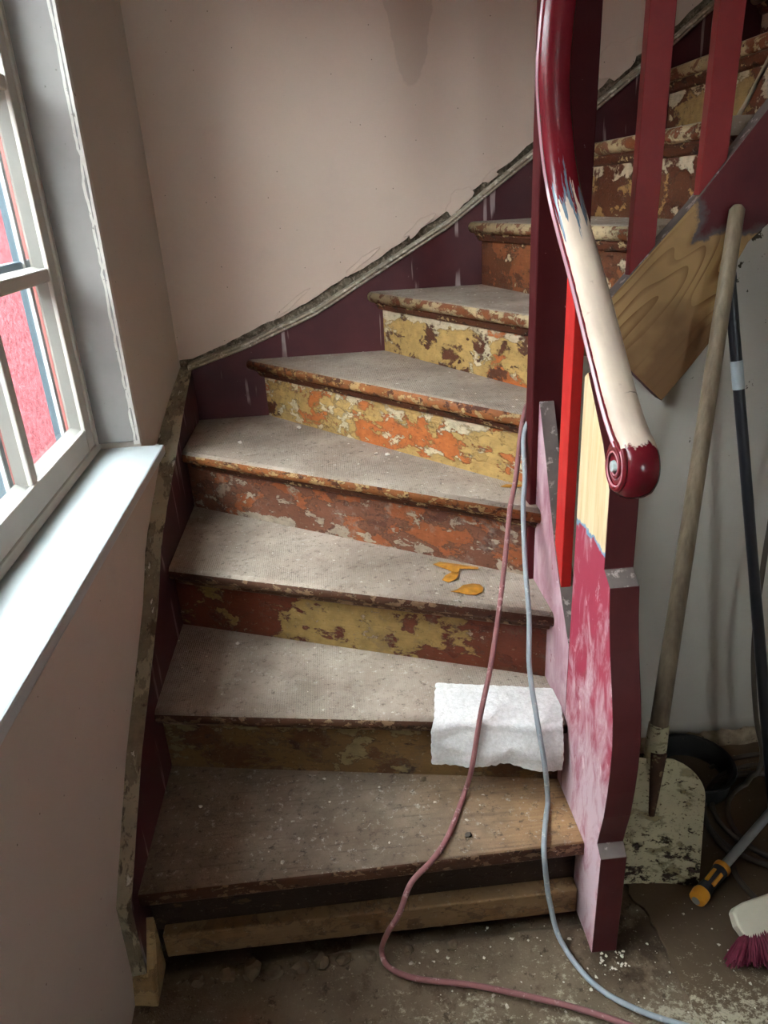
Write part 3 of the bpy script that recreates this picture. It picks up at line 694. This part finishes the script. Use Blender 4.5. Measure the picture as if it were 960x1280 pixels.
# corner post at the turn
mb = MB(); mb.prism([(.415, 1.472), (.520, 1.472), (.520, 1.522), (.415, 1.522)], 'XY', .55, 2.35)
link('corner_post', mb, M_post, stair, bevel=.003)
# red baluster of the lower flight
mb = MB(); mb.prism([(1.279, .648), (1.331, .725), (1.331, 1.285), (1.279, 1.235)], 'YZ', .432, .453); o = link('baluster', mb, M_red, stair, bevel=.0015)
# upper string, balusters and upper rail
mb = MB(); mb.prism(up_top+up_bot, 'XZ', 1.48, 1.52)
o = link('outer_string', mb, [M_upper, M_greytop, M_maroon], stair, bevel=.0015)
face_mats(o, lambda nrm, c: 0 if nrm.y < -.5 else (1 if nrm.z > .2 else 2)); o['label'] = 'string board of the upper flight, maroon above and sanded wood below'
for x in (.611, .739, .872, 1.0, 1.13, 1.26):
    zb = on_line(up_top, x)-.012; zb2 = on_line(up_top, x+.049)-.012; zt = on_line(up_top, x)+.80
    mb = MB(); mb.prism([(x, zb), (x+.049, zb2), (x+.049, zt+.04), (x, zt)], 'XZ', 1.488, 1.512); link('baluster', mb, M_brick, stair, bevel=.0015)
mb = MB(); mb.obox((.50, 1.47, 1.90), (1.05, 0, 1.0), (0, .06, 0), (-.035, 0, .045)); link('upper_handrail', mb, M_rail_red, stair, bevel=.01, seg=3)

# handrail with volute
VC = Vector((.459, 1.047, 1.001)); RHO = .0265
scroll = [(.459, VC.y+RHO*math.cos(math.radians(q)), VC.z+RHO*math.sin(math.radians(q))) for q in range(350, 120, -15)]
path = spline(scroll+[(.459, 1.040, 1.0285), (.459, 1.066, 1.041), (.458, 1.108, 1.074), (.457, 1.172, 1.137), (.456, 1.288, 1.252), (.453, 1.375, 1.338), (.447, 1.420, 1.402), (.437, 1.440, 1.482), (.427, 1.445, 1.583), (.429, 1.445, 1.66), (.435, 1.445, 1.74), (.437, 1.445, 1.9), (.437, 1.445, 2.1)], 8)
JOIN = 8*len(scroll)
pr = []   # profile: (lateral, normal), starting under the rail and going round over the left side first
half = [(.0, -.027), (.018, -.027), (.022, -.020), (.021, -.014), (.026, -.012), (.029, -.009), (.029, -.005), (.026, -.002), (.0275, .002), (.0285, .008), (.027, .016), (.021, .023), (.011, .027), (.0, .028)]
pr = [(-a, b) for a, b in half]+[(a, b) for a, b in half[-2:0:-1]]
n = len(pr); V = []; UV = []; acc = 0
for i, p in enumerate(path):
    T = (path[min(i+1, len(path)-1)]-path[max(i-1, 0)]).normalized(); X_ = Vector((1, 0, 0)); X_ = (X_-T*X_.dot(T)).normalized(); Nn = X_.cross(T)
    if i: acc += (path[i]-path[i-1]).length
    for k, (a, b) in enumerate(pr): V.append(p+X_*a+Nn*b); UV.append((k/n, acc))
vj = UV[JOIN*n][1]; UV = [(a, b-vj) for a, b in UV]
F = [(i*n+k, i*n+(k+1) % n, (i+1)*n+(k+1) % n, (i+1)*n+k) for i in range(len(path)-1) for k in range(n)]
F += [tuple(range(n-1, -1, -1)), tuple(range((len(path)-1)*n, len(path)*n))]
mb = MB(); mb.add(V, F); hr = link('handrail', mb, M_rail, stair, smooth=35)
uvl = hr.data.uv_layers.new(name='UVMap')
for p in hr.data.polygons:
    ks = [UV[v][0] for v in p.vertices]; wrap = max(ks)-min(ks) > .5
    for li, v in zip(p.loop_indices, p.vertices):
        u, w = UV[v]; uvl.data[li].uv = (u+1 if (wrap and u < .5) else u, w)
hr['label'] = 'curved handrail, stripped to cream wood between dark red ends'
# volute: rounded drum, spiral beads on its left face, pale eye
prof = [(-.0275, 0), (-.0275, .040), (-.020, .043), (.020, .043), (.0275, .040), (.0275, 0)]
seg = 48; V = []; F = []
for a, r in prof:
    for k in range(seg):
        t = 2*math.pi*k/seg; V.append((VC.x+a, VC.y+r*math.cos(t), VC.z+r*math.sin(t)))
for i in range(len(prof)-1): F += [(i*seg+k, i*seg+(k+1) % seg, (i+1)*seg+(k+1) % seg, (i+1)*seg+k) for k in range(seg)]
mb = MB(); mb.add(V, F); vo = link('volute', mb, M_rail_red, hr, smooth=40); vo['label'] = 'glossy dark red scroll end'
def spir(r0, r1, a0, turns, x, rr):
    pts = []
    for i in range(70):
        t = i/69; r = r0+(r1-r0)*t; a = a0+turns*2*math.pi*t; pts.append((x, VC.y+r*math.cos(a), VC.z+r*math.sin(a)))
    m = MB(); m.tube(pts, [rr*(1-.35*i/69) for i in range(70)], 8); return m
link('spiral_bead', spir(.044, .012, math.radians(125), 1.6, VC.x-.028, .0044), M_rail_red, vo, smooth=60)
link('spiral_line', spir(.0385, .010, math.radians(125), 1.55, VC.x-.0300, .0018), M_spiral, vo, smooth=60)
m = MB(); m.tube([(VC.x-.034, VC.y, VC.z), (VC.x-.028, VC.y, VC.z)], [.0085, .0105], 16); link('volute_eye', m, M_eye, vo, bevel=.001)

# ================================================================== THINGS
# cables
red = [(.440, 1.60, .9565), (.420, 1.547, .9565), (.402, 1.513, .915), (.382, 1.468, .83), (.360, 1.428, .773), (.335, 1.362, .69), (.312, 1.318, .583), (.280, 1.255, .485), (.249, 1.206, .405), (.226, 1.185, .285), (.212, 1.200, .202), (.159, 1.096, .1965), (.117, 1.040, .1965), (.071, 1.003, .186), (.043, .990, .12), (.018, 1.005, .05), (.004, 1.008, -.004), (.016, .975, -.008), (.069, .945, -.008), (.191, .915, -.008), (.361, .854, -.008), (.489, .791, -.008), (.62, .72, -.006), (.8, .62, -.004)]
mb = MB(); mb.tube(spline(red, 9), .0056, 10); tag(link('red_hose', mb, M_cablered, smooth=60), 'thin dusty red hose hanging down the steps and along the floor', 'hose')
gry = [(.455, 1.575, .9565), (.435, 1.5315, .9565), (.4075, 1.505, .915), (.400, 1.460, .83), (.388, 1.424, .774), (.374, 1.345, .68), (.369, 1.284, .583), (.357, 1.230, .50), (.361, 1.178, .409), (.373, 1.150, .31), (.386, 1.158, .205), (.372, 1.121, .1965), (.346, 1.047, .197), (.348, 1.030, .13), (.357, 1.025, .06), (.371, .985, -.004), (.407, .896, -.008), (.477, .835, -.008), (.582, .784, -.006), (.67, .742, -.003), (.85, .65, -.003)]
mb = MB(); mb.tube(spline(gry, 9), .0054, 10); tag(link('grey_cable', mb, M_cablegrey, smooth=60), 'pale grey cable hanging down the steps beside the dark red newel', 'cable')

# towel over the second nosing
A = Vector((-.46, 1.349)); d = Vector((.89, -.164)).normalized(); nrm = Vector((-d.y, d.x))
def cloth(u, v):
    s = .628+u*.262
    Lt = .118-.012*u; r = .0175; arc = math.pi/2*r; Lh = .086+.006*math.sin(u*9)
    w = v*(Lt+arc+Lh); wob = .006*mnoise.noise((u*4, v*4, 1))+.003*mnoise.noise((u*13, v*11, 4))
    if w < Lt: dd, z = Lt-w+.002, .3825
    elif w < Lt+arc: t = (w-Lt)/r; dd, z = .002-r*math.sin(t), .3825-r*(1-math.cos(t))
    else: q = w-Lt-arc; dd, z = .002-r-.010*math.sin(min(1, q/Lh)*2.2)*(.6+.8*u), .3825-r-q
    hang = max(0, min(1, (w-Lt)/.03))
    s += (.006*math.sin(v*7+1)+.012*math.sin(v*math.pi))*(u-.35)+.003*mnoise.noise((v*18, u*3, 9))*(1 if u in (0, 1) else 0)
    if u < .3: s += -.006*hang*(.3-u)/.3
    dd -= wob*hang+.002*math.sin(u*16+2)*hang; z += (abs(wob)*(1-hang))
    if v in (0, 1): dd += .004*mnoise.noise((u*26, v, 3)); z += .004*mnoise.noise((u*26, v, 6))*hang
    p = A+d*s+nrm*dd
    return (p.x, p.y, z+.003)
mb = MB(); mb.grid(cloth, 60, 60); tw = link('towel', mb, M_towel, smooth=80)
so = tw.modifiers.new('thick', 'SOLIDIFY'); so.thickness = .004; so.offset = 0
tag(tw, 'small white terry towel folded over the edge of the second step', 'towel')

# orange paint flakes
def flake(name, pts, z, label):
    c = Vector((sum(p[0] for p in pts)/len(pts), sum(p[1] for p in pts)/len(pts)))
    V = [(c.x, c.y, z+.006)]+[(p[0], p[1], z+.0015+.006*abs(mnoise.noise((p[0]*60, p[1]*60, 2)))) for p in pts]
    n = len(pts); m = MB(); m.add(V, [(0, 1+i, 1+(i+1) % n) for i in range(n)]); o = link(name, m, M_flake)
    s = o.modifiers.new('thick', 'SOLIDIFY'); s.thickness = .0012; s.offset = 1
    return tag(o, label, 'paint flake', 'mustard paint flakes on the steps')
z3 = .5705
flake('paint_flake', [(.207, 1.578), (.226, 1.590), (.255, 1.577), (.285, 1.558), (.313, 1.541), (.311, 1.533), (.287, 1.540), (.267, 1.542), (.262, 1.528), (.248, 1.535), (.240, 1.545), (.222, 1.560)], z3, 'long forked mustard paint flake, farthest back on the third step')
flake('paint_flake', [(.217, 1.498), (.228, 1.515), (.246, 1.527), (.262, 1.526), (.258, 1.508), (.247, 1.490), (.231, 1.484)], z3, 'small leaf shaped mustard flake in the middle on the third step')
flake('paint_flake', [(.228, 1.438), (.245, 1.447), (.262, 1.464), (.283, 1.468), (.300, 1.461), (.304, 1.443), (.298, 1.425), (.281, 1.414), (.262, 1.421), (.245, 1.430)], z3, 'wide curled mustard flake nearest the edge of the third step')
flake('paint_flake', [(.376, 1.588), (.392, 1.596), (.415, 1.590), (.428, 1.580), (.425, 1.572), (.405, 1.576), (.385, 1.580)], .7605, 'narrow mustard flake on the fourth step behind the hoses')

# chips of plaster
def rock(name, c, r, mat, seed, flat=.7):
    bm = bmesh.new(); bmesh.ops.create_icosphere(bm, subdivisions=2, radius=1)
    for v in bm.verts:
        k = 1+.45*mnoise.noise(v.co*1.3+Vector((seed, 0, 0))); v.co = Vector((v.co.x*r*k, v.co.y*r*k*.8, v.co.z*r*k*flat))
    zmin = min(v.co.z for v in bm.verts)
    for v in bm.verts: v.co.z -= zmin
    me = bpy.data.meshes.new(name); bm.to_mesh(me); bm.free(); me.materials.append(mat)
    o = bpy.data.objects.new(name, me); COL.objects.link(o); o.location = c; o.rotation_euler = (0, 0, seed); return o
chips = [(-.12, 2.21, .7605, .0085, 'white plaster chip standing on the fourth step near its riser'), (-.294, 2.057+.04, .7605, .008, 'flat white plaster chip at the left front of the fourth step'),
         (.10, 1.90, .7605, .006, 'tiny white chip on the fourth step at the foot of its riser'), (.13, 1.885, .7605, .0075, 'white chip close to the orange riser on the fourth step'),
         (.03, 1.80, .5705, .007, 'white chip near the middle of the third step'), (-.05, 1.90, .5705, .006, 'white chip towards the back of the third step'),
         (-.30, 1.60, .3805, .006, 'white chip on the second step in the shade on the left'), (-.37, 1.25, .1905, .005, 'white chip at the left of the lowest step')]
for i, (x, y, z, r, lab) in enumerate(chips):
    tag(rock('plaster_chip', (x, y, z), r, M_chip, i*1.7+.4, .55), lab, 'plaster chip', 'white plaster chips on the steps')
tag(rock('dark_pebble', (.201, 1.096, .1905), .0075, M_cabledark, 9.3, .6), 'dark pebble on the lowest step near the red hose', 'pebble')
tag(rock('grey_pebble', (.131, 1.262, .1905), .0065, M_clod, 4.3, .6), 'grey pebble on the lowest step below the towel', 'pebble')
# rubble along the gap under the first riser
rr = random.Random(5)
clodpos = [(-.37, 1.0, .017), (-.31, 1.0, .020), (-.26, 1.005, .022), (-.215, 1.0, .018), (-.165, 1.005, .021), (-.12, 1.01, .018), (-.075, 1.01, .016), (-.02, 1.012, .014), (.06, 1.015, .012), (.15, 1.015, .013)]
for i, (x, y, r) in enumerate(clodpos):
    tag(rock('rubble_clod', (x, y, FZ-.008), r, M_clod, i*2.1+.3, .6), 'brown rubble lump before the gap under the lowest riser, %s' % ('leftmost in the row', 'second from the left', 'third from the left', 'fourth from the left', 'fifth from the left', 'sixth from the left', 'seventh from the left', 'third from the right', 'second from the right', 'rightmost in the row')[i], 'rubble', 'rubble lumps under the lowest step')
# fine flecks nobody could count
rr = random.Random(11); mb = MB()
def fleck(x, y, z, s):
    a = rr.random()*6.28; n = 5+int(rr.random()*3); q = [(x+s*math.cos(a+6.283*i/n)*(.45+.9*rr.random()), y+s*math.sin(a+6.283*i/n)*(.45+.9*rr.random()), z) for i in range(n)]
    mb.add(q+[(x, y, z+s*.45)], [(i, (i+1) % n, n) for i in range(n)])
for i in range(420):
    x = .05+rr.random()*1.0; y = .55+rr.random()*.5; fleck(x, y, FZ+.001+(.006 if x > .6 else 0), .0010+rr.random()**3*.0038)
for k in range(1, 9):
    for i in range(40 if k == 1 else 110):
        u = rr.random(); w = rr.random(); a = Vector(left_end(k, .02)); b = Vector(right_end(k, .02)); c = Vector(left_end(k+1, OV-.004)); e = Vector(right_end(k+1, OV-.004))
        p = (a*(1-u)+b*u)*(1-w)+(c*(1-u)+e*u)*w; fleck(p.x, p.y, RISE*k+.0005, .0008+rr.random()**4*.0042)
for i in range(26): fleck(.435+rr.random()*.06, .925+rr.random()*.04, FZ+.001, .001+rr.random()*.003)
fl = tag(link('paint_flecks', mb, simple('pale_paint_flecks', C(206, 196, 178), .8, .2, .2, 60)), 'fine pale paint flecks and grit scattered over floor and steps', 'debris'); fl['kind'] = 'stuff'

# shovel leaning on the upper string
sv = thing('shovel', (.60, 1.13, FZ), 'old shovel with cream flaking blade and long grey wooden handle leaning against the stairs', 'shovel')
Tt = Vector((.806, 1.462, 1.363)); Sk = Vector((.634, 1.198, .262)); ax = (Tt-Sk).normalized()
pts = [Sk-ax*.03+(Tt+ax*.02-Sk)*i/14 for i in range(15)]
mb = MB(); mb.tube(pts+[pts[-1]+ax*.008], [.0195-.005*i/14 for i in range(15)]+[.008], 14); link('handle', mb, M_shaftgrey, sv, smooth=50)
bx_ = (ax+Vector((-.01, .16, .0))).normalized()      # blade axis
bot = Vector((.597, 1.103, FZ+.006)); top = Sk+ax*.01; bx_ = (top-bot).normalized(); Lb = (top-bot).length
side = Vector((1, -.06, -.10)); side = (side-bx_*side.dot(bx_)).normalized(); nf = bx_.cross(side); nf = -nf if nf.y > 0 else nf
def blade(u, v):
    s = 2*u-1; h = v*Lb*.94
    w = .112 if v < .72 else .112*math.sqrt(max(.0, 1-((v-.72)/.30)**2))
    w = max(w, .018)
    rid = .016*math.exp(-(s*w/.016)**2)*max(0, (v-.25)/.75)
    p = bot+bx_*h+side*(s*w)+nf*(.020*(s*w/.112)**2*(1-.3*v)+rid)
    if v == 0: p = p+bx_*.004*mnoise.noise((s*7, 0, 1))
    return p
mb = MB(); mb.grid(blade, 40, 30); bl = link('blade', mb, M_blade, sv, smooth=60); so = bl.modifiers.new('t', 'SOLIDIFY'); so.thickness = .003; so.offset = 0; bl['label'] = 'steel blade with flaking cream paint'
mb = MB(); mb.tube([Sk-ax*.10-bx_*.0, Sk-ax*.03, Sk+ax*.02, Sk+ax*.07], [.008, .021, .023, .0215], 16); link('socket', mb, M_blade, sv, smooth=50)
mb = MB(); fp = [top-bx_*(.25*Lb*i/5*1.9)+nf*(.018-.012*i/5) for i in range(6)]; mb.tube(fp, [.017-.010*i/5 for i in range(6)], 12)
o = link('socket_ridge', mb, M_rust, sv, smooth=50); o['label'] = 'rusty brown ridge running down the blade'

# black pole with label
a, b = Vector((.812, 1.468, 1.225)), Vector((.982, 1.255, FZ+.012)); dr = (a-b).normalized()
pp = thing('black_pole', b, 'slim black pole with pale label leaning behind the shovel handle', 'pole')
mb = MB(); mb.tube([b+(a-b)*i/10 for i in range(11)], [.0125]*5+[.0115]*6, 14); link('shaft', mb, M_pole, pp, smooth=50)
t0 = (1.062-b.z)/(a.z-b.z); t1 = (1.004-b.z)/(a.z-b.z)
mb = MB(); mb.tube([b+(a-b)*t1, b+(a-b)*t0], .0122, 16, caps=False); o = link('paper_label', mb, M_label, pp, smooth=60); o['label'] = 'pale blue paper label'
mb = MB(); mb.tube([a-dr*.01, a+dr*.012, a+dr*.018], [.0132, .0132, .006], 14); link('end_cap', mb, M_rubber, pp, smooth=50)

# thin rod behind the upper string
mb = MB(); mb.tube([(.80, 1.545, 1.47), (.863, 1.585, 1.545), (.906, 1.60, 1.62), (.97, 1.62, 1.76), (1.04, 1.64, 1.92)], .0045, 8)
tag(link('thin_rod', mb, M_palewood, smooth=60), 'thin pale rod leaning up behind the maroon upper string', 'rod')

# shallow black tub
tb = Vector((.835, 1.385, FZ+.006)); mb = MB()
prof = [(0, .004), (.078, .004), (.088, .010), (.096, .060), (.104, .062), (.106, .058), (.100, .052), (.093, .002), (.085, 0), (0, 0)]
V = []; F = []; seg = 40
for r, z in prof:
    for k in range(seg): t = 2*math.pi*k/seg; V.append((tb.x+r*math.cos(t), tb.y+r*math.sin(t), tb.z+z))
for i in range(len(prof)-1): F += [(i*seg+k, i*seg+(k+1) % seg, (i+1)*seg+(k+1) % seg, (i+1)*seg+k) for k in range(seg)]
mb.add(V, F); tub = tag(link('shallow_tub', mb, M_black, smooth=40, origin=tb), 'shallow black rubber tub on the floor behind the shovel blade', 'tub')
mb = MB(); mb.tube([(tb.x, tb.y, tb.z+.0045), (tb.x, tb.y, tb.z+.0075)], [.083, .082], 32); o = link('dust', mb, M_sheet, tub); o['label'] = 'brown dust lying in the tub'

# coil of dark cable with a length hanging from above
cc = Vector((.985, 1.225)); pts = []
for i in range(150):
    t = i/149; a = math.radians(100)+t*3.3*2*math.pi; r = .125+.055*t+.012*math.sin(a*1.7)
    pts.append((cc.x+r*math.cos(a)*1.05, cc.y+r*math.sin(a)*.95, FZ+.013+.011*((i % 47)/47)+.006*(t)))
lead = spline([(1.03, 1.505, 1.50), (1.02, 1.49, 1.35), (.985, 1.46, .9), (.965, 1.43, .55), (.965, 1.41, .35), (.995, 1.40, .16), (1.02, 1.385, .05), (1.0, 1.36, .015), (.975, 1.35, .012)], 8)
tail = spline([pts[-1], (.80, 1.09, FZ+.013), (.815, 1.02, FZ+.013), (.86, .95, FZ+.013), (.95, .86, FZ+.012)], 8)
mb = MB(); mb.tube(lead[:-1]+[Vector(p) for p in pts]+tail[1:], .0062, 8)
tag(link('cable_coil', mb, M_cabledark, smooth=60), 'loose coil of dark dusty cable on the floor by the tub', 'cable')
mb = MB(); mb.tube(spline([(.90, 1.41, FZ+.012), (.96, 1.43, FZ+.014), (1.05, 1.44, FZ+.014), (1.2, 1.43, FZ+.012)], 6), .006, 8)
tag(link('floor_cable', mb, M_cabledark, smooth=60), 'short dark cable lying straight along the foot of the panel', 'cable')

# long tool with orange and black grip
a, b = Vector((.680, 1.036, FZ+.024)), Vector((.778, 1.108, FZ+.026)); e = Vector((1.10, 1.335, FZ+.030)); dr = (b-a).normalized()
tl = thing('grip_tool', a, 'long steel tool on the floor with an orange and black rubber grip', 'tool')
Lg = (b-a).length
mb = MB(); mb.tube([a+dr*Lg*t for t in (0, .04, .18, .45, .7, .85, .95, 1)], [.010, .0165, .0175, .014, .0155, .0165, .016, .012], 16); link('grip', mb, M_rubber, tl, smooth=50)
mb = MB(); mb.tube([a+dr*Lg*t for t in (-.02, .02, .12, .20, .27)], [.008, .0172, .0185, .0178, .0150], 16); o = link('grip_end', mb, M_orange, tl, smooth=50); o['label'] = 'orange butt of the grip'
mb = MB(); mb.tube([a+dr*Lg*t for t in (.86, .90, .97, 1.01)], [.0165, .0182, .0178, .012], 16); o = link('grip_collar', mb, M_orange, tl, smooth=50); o['label'] = 'orange collar'
upv = Vector((0, 0, 1)); sdv = dr.cross(upv).normalized()
for sd in (-.35, .75):
    q = (upv*math.cos(sd)+sdv*math.sin(sd)).normalized(); tv = dr.cross(q)
    o1 = a+dr*Lg*.40+q*.0105-tv*.004
    mb = MB(); mb.obox(o1, dr*Lg*.33, tv*.008, q*.0065); o = link('grip_inlay', mb, M_orange, tl, bevel=.001); o['label'] = 'orange inlay'
mb = MB(); mb.tube([a-dr*.004, a+dr*.001], [.0085, .0085], 14); o = link('butt_cap', mb, M_steel, tl); o['label'] = 'bare metal cap'
mb = MB(); mb.tube([b-dr*.01, e], [.0098, .0098], 14); link('shaft', mb, M_steel, tl, smooth=50)

# hand brush lying on its side
br = thing('hand_brush', (.80, .95, FZ+.006), 'brush with dirty cream head and wine red bristles lying on the floor', 'brush')
p0 = Vector((.718, .950, FZ+.052)); lx = Vector((1, .18, .02)).normalized(); ly = Vector((-.16, .88, .45)); ly = (ly-lx*ly.dot(lx)).normalized(); lz = lx.cross(ly)
m = MB(); n = 24; V = []; F = []
outl = [(0, -.024), (.006, -.030), (.03, -.034), (.14, -.036), (.20, -.030), (.235, -.016), (.36, -.012), (.37, 0), (.36, .012), (.235, .016), (.20, .030), (.14, .036), (.03, .034), (.006, .030), (0, .024), (-.006, 0)]
for h in (-.012, .014): V += [p0+lx*x+ly*y+lz*h for x, y in outl]
n = len(outl); F = [tuple(range(n-1, -1, -1)), tuple(range(n, 2*n))]+[(i, (i+1) % n, n+(i+1) % n, n+i) for i in range(n)]
m.add(V, F); link('brush_head', m, M_brushhead, br, bevel=.006, seg=3)
m = MB(); rb = random.Random(4)
for i in range(44):
    for j in range(14):
        x = .002+.20*i/43; y = -.026+.052*j/13; s = p0+lx*x+ly*y
        out = (-lz+lx*((x-.10)*-.0+(-.9 if i < 5 else 0)*(5-i)/5)+ly*(y*14)).normalized() if False else None
        dirv = (-ly*.85+lz*(-.75+1.0*j/13)+lx*((-1.1*(12-i)/12) if i < 12 else 0)+Vector((rb.uniform(-.13, .13), rb.uniform(-.1, .1), rb.uniform(-.1, .1)))).normalized()
        s = p0+lx*x-ly*.018+lz*(-.012+.022*j/13)
        Ls = .056+rb.random()*.012; e2 = s+dirv*Ls
        if e2.z < FZ+.008: e2.z = FZ+.008+rb.random()*.003
        m.tube([s, (s+e2)/2+Vector((0, 0, .003)), e2], [.0024, .0024, .0016], 4)
bs = link('bristles', m, M_bristle, br); bs['kind'] = 'stuff'
